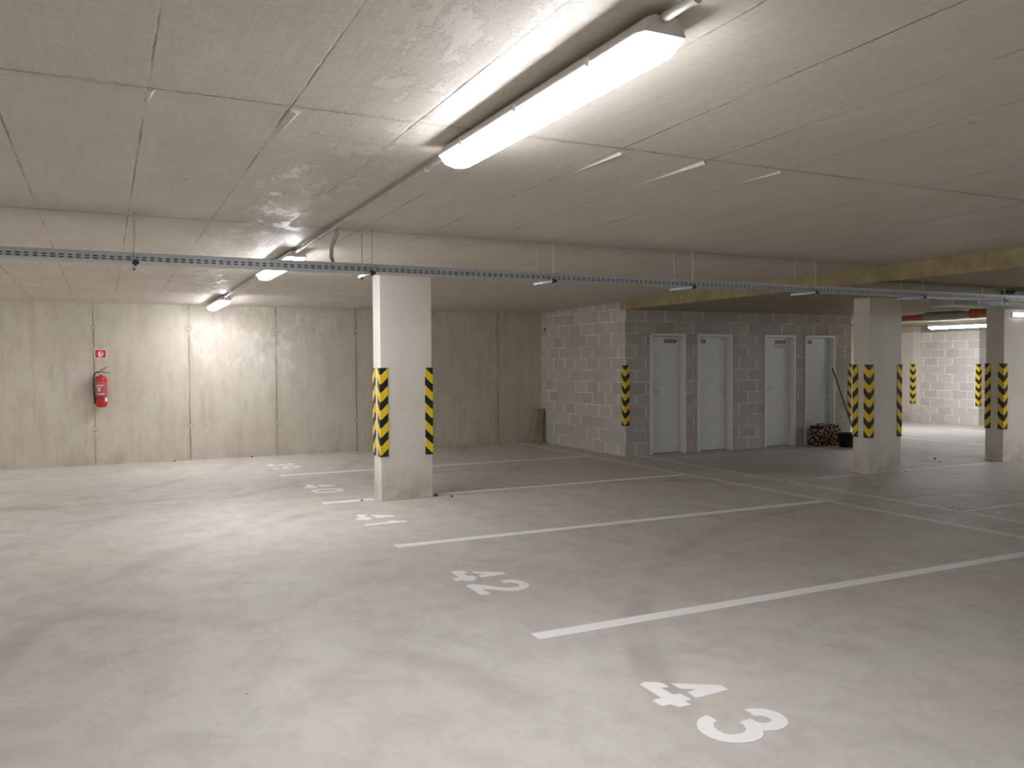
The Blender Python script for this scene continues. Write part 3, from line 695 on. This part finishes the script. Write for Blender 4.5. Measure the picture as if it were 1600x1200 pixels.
MB().tube([(-.02, 0, .54), (-.05, -.01, .545), (-.085, -.02, .52), (-.10, -.025, .46), (-.102, -.025, .35), (-.098, -.025, .22), (-.092, -.03, .12), (-.088, -.03, .09)], .010, 10).build('hose', M['rubber'], e_)
MB().tube([(-.092, -.03, .15), (-.086, -.03, .06)], [.011, .016], 10).build('nozzle', M['rubber'], e_)
MB().box((-.03, .087, .20), (.03, .1149, .30)).build('wall_bracket', M['dark'], e_)
MB().box((-.02, .06, .46), (.02, .1149, .475)).build('wall_bracket', M['dark'], e_)

e_ = empty('fire_sign', (-.035, YB - .004, 1.725), 'small red and white extinguisher sign above the fire extinguisher', 'sign')
MB().box((-.085, 0, -.072), (.085, .0038, .072)).build('sign_board', M['white'], e_)
MB().box((-.074, -.0012, -.061), (.074, -.0002, .061)).build('red_field', M['signred'], e_)
pc = MB()
def flat(P):     # pictogram pieces, 0.6 mm thick, facing the room
    n_ = len(P); ar = sum(P[i][0] * P[(i + 1) % n_][1] - P[(i + 1) % n_][0] * P[i][1] for i in range(n_))
    if ar < 0: P = P[::-1]
    vs_ = [(x, -.0018, z) for x, z in P] + [(x, -.0012, z) for x, z in P]
    pc.add(vs_, [tuple(range(n_)), tuple(range(n_, 2 * n_))[::-1]] + [(i, n_ + i, n_ + (i + 1) % n_, (i + 1) % n_) for i in range(n_)])
flat([(-.022, -.05), (.002, -.05), (.004, -.046), (.004, .012), (-.002, .022), (-.018, .022), (-.024, .012), (-.024, -.046)])
flat([(-.014, .022), (-.006, .022), (-.006, .034), (.012, .044), (.010, .050), (-.014, .036)])
flat([(-.030, .030), (-.014, .034), (-.014, .028), (-.024, .024), (-.030, -.02), (-.035, -.02)])
flat([(.014, -.046), (.030, -.030), (.040, -.004), (.034, .022), (.018, .050), (.024, .018), (.018, -.004), (.010, -.018), (.016, -.030)])
pc.build('pictogram', M['white'], e_)

# ------------------------------------------------------------------ loose things
# board leaning in the corner
A = Vector((7.30, 14.16, 0)); 
b = MB()
lo = [(7.37, 14.31, 0), (7.41, 14.21, 0), (7.52, 14.15, 0), (7.48, 14.26, 0)]
hi = [(7.53, 14.385, .64), (7.57, 14.29, .65), (7.685, 14.24, .66), (7.65, 14.35, .65)]
tag(b.hexa(lo, hi).build('leaning_board', M['wood'], None, .004), 'thick weathered board leaning in the corner beside the block side wall', 'board')
# broom, leopard bag, black bucket
e_ = empty('broom', (12.33, 11.22, 0), 'broom with a dark thin stick leaning on the wall right of the last door', 'broom')
MB().tube([(.0, -.28, .16), (.085, .235, 1.40)][::-1] if False else [(.34 - .14, -.12, .20), (.02, .245, 1.42)], .012, 10).build('broom_stick', M['stick'], e_)
MB().box((.08, -.17, .12), (.34, -.10, .18)).build('broom_head', M['stick'], e_, .006)
MB().hexa([(.06, -.19, 0), (.36, -.19, 0), (.36, -.08, 0), (.06, -.08, 0)], [(.09, -.165, .12), (.33, -.165, .12), (.33, -.105, .12), (.09, -.105, .12)]).build('bristles', M['rubber'], e_)
b = MB(); rings = []
for k, (z, s) in enumerate(((0, .92), (.03, 1), (.14, 1.03), (.26, 1.0), (.33, .96), (.365, .92))):
    ring = []
    for i in range(28):
        a = 2 * math.pi * i / 28; ca, sa = math.cos(a), math.sin(a); p = .35
        wob = 1 + .025 * math.sin(3 * a + z * 20)
        ring.append((.31 * s * wob * math.copysign(abs(ca) ** p, ca), .13 * s * wob * math.copysign(abs(sa) ** p, sa), z + (.012 * math.sin(4 * a) if k > 3 else 0)))
    rings.append(ring)
e2 = empty('shopping_bag', (11.93, 11.24, 0), 'leopard-print bag standing on the floor before the rightmost storage door', 'bag')
b.loft(rings, 0, True, True).build('bag_body', M['leo'], e2)
for s in (-1, 1):
    MB().tube([(-.10, s * .12, .35), (-.09, s * .10, .385), (0, s * .075, .392), (.09, s * .10, .385), (.10, s * .12, .35)], .009, 6).build('handle', M['dark'], e2)
e3 = empty('bucket', (12.06, 10.86, 0), 'black plastic bucket in front of the leopard-print bag', 'bucket')
MB().lathe([(.125, 0), (.13, .004), (.165, .235), (.172, .235), (.172, .25), (.160, .25), (.158, .235), (.124, .012), (.02, .010)], n=32).build('bucket_body', M['bucket'], e3)
MB().tube([(.172 * math.cos(t), .05 * math.sin(t) - .10, .235 - .06 * math.sin(t)) for t in [math.pi * k / 14 for k in range(15)]], .0035, 6).build('handle', M['dark'], e3)
# crumbs of concrete on the floor
for x, y, r, lab in ((3.47, 9.12, .022, 'dark crumb of concrete touching the right foot of the lone pillar'), (3.60, 8.95, .016, 'dark crumb of concrete a step right of the lone pillar'),
                     (2.60, 9.17, .014, 'dark crumb of concrete on the short line stub left of the lone pillar'), (10.02, 8.0, .012, 'crumb of concrete at the right foot of the middle pillar'),
                     (11.7, 8.8, .02, 'larger crumb of concrete between the middle and rightmost pillars'), (11.4, 8.5, .015, 'smaller crumb of concrete between the middle and rightmost pillars'),
                     (2.2, 14.36, .02, 'crumb of concrete at the foot of the back wall beside the lone pillar'), (1.0, 14.33, .018, 'crumb of concrete at the foot of the back wall right of the extinguisher')):
    bm = bmesh.new(); bmesh.ops.create_icosphere(bm, subdivisions=2, radius=r)
    for v_ in bm.verts: v_.co *= 1 + random.uniform(-.25, .25); v_.co.z = v_.co.z * .6
    zmin = min(v_.co.z for v_ in bm.verts)
    me = bpy.data.meshes.new('concrete_crumb'); bm.to_mesh(me); bm.free(); me.materials.append(M['dust'])
    o = bpy.data.objects.new('concrete_crumb', me); COL.objects.link(o); o.location = (x, y, -zmin)
    tag(o, lab, 'crumb', 'concrete crumbs on the floor')

e_ = empty('pipe_stub', (BX, 14.2, 2.19), 'small dark pipe end in the top corner of the block side wall', 'pipe')
MB().tube([(0, 0, 0), (-.035, 0, 0)], .045, 16).build('rim', M['paper'], e_)
MB().tube([(0, 0, 0), (-.038, 0, 0)], .033, 16).build('opening', M['dark'], e_)

e_ = empty('light_fitting', (12.42, 8.07, 2.205), 'small glowing white fitting fixed high on the front of the rightmost pillar', 'light fitting')
MB().box((0, -.02, 0), (.34, 0, .075)).build('back_plate', M['housing'], e_, .003)
MB().box((.008, -.075, .004), (.332, -.02, .071)).build('cover', M['glow'], e_, .012, 3)
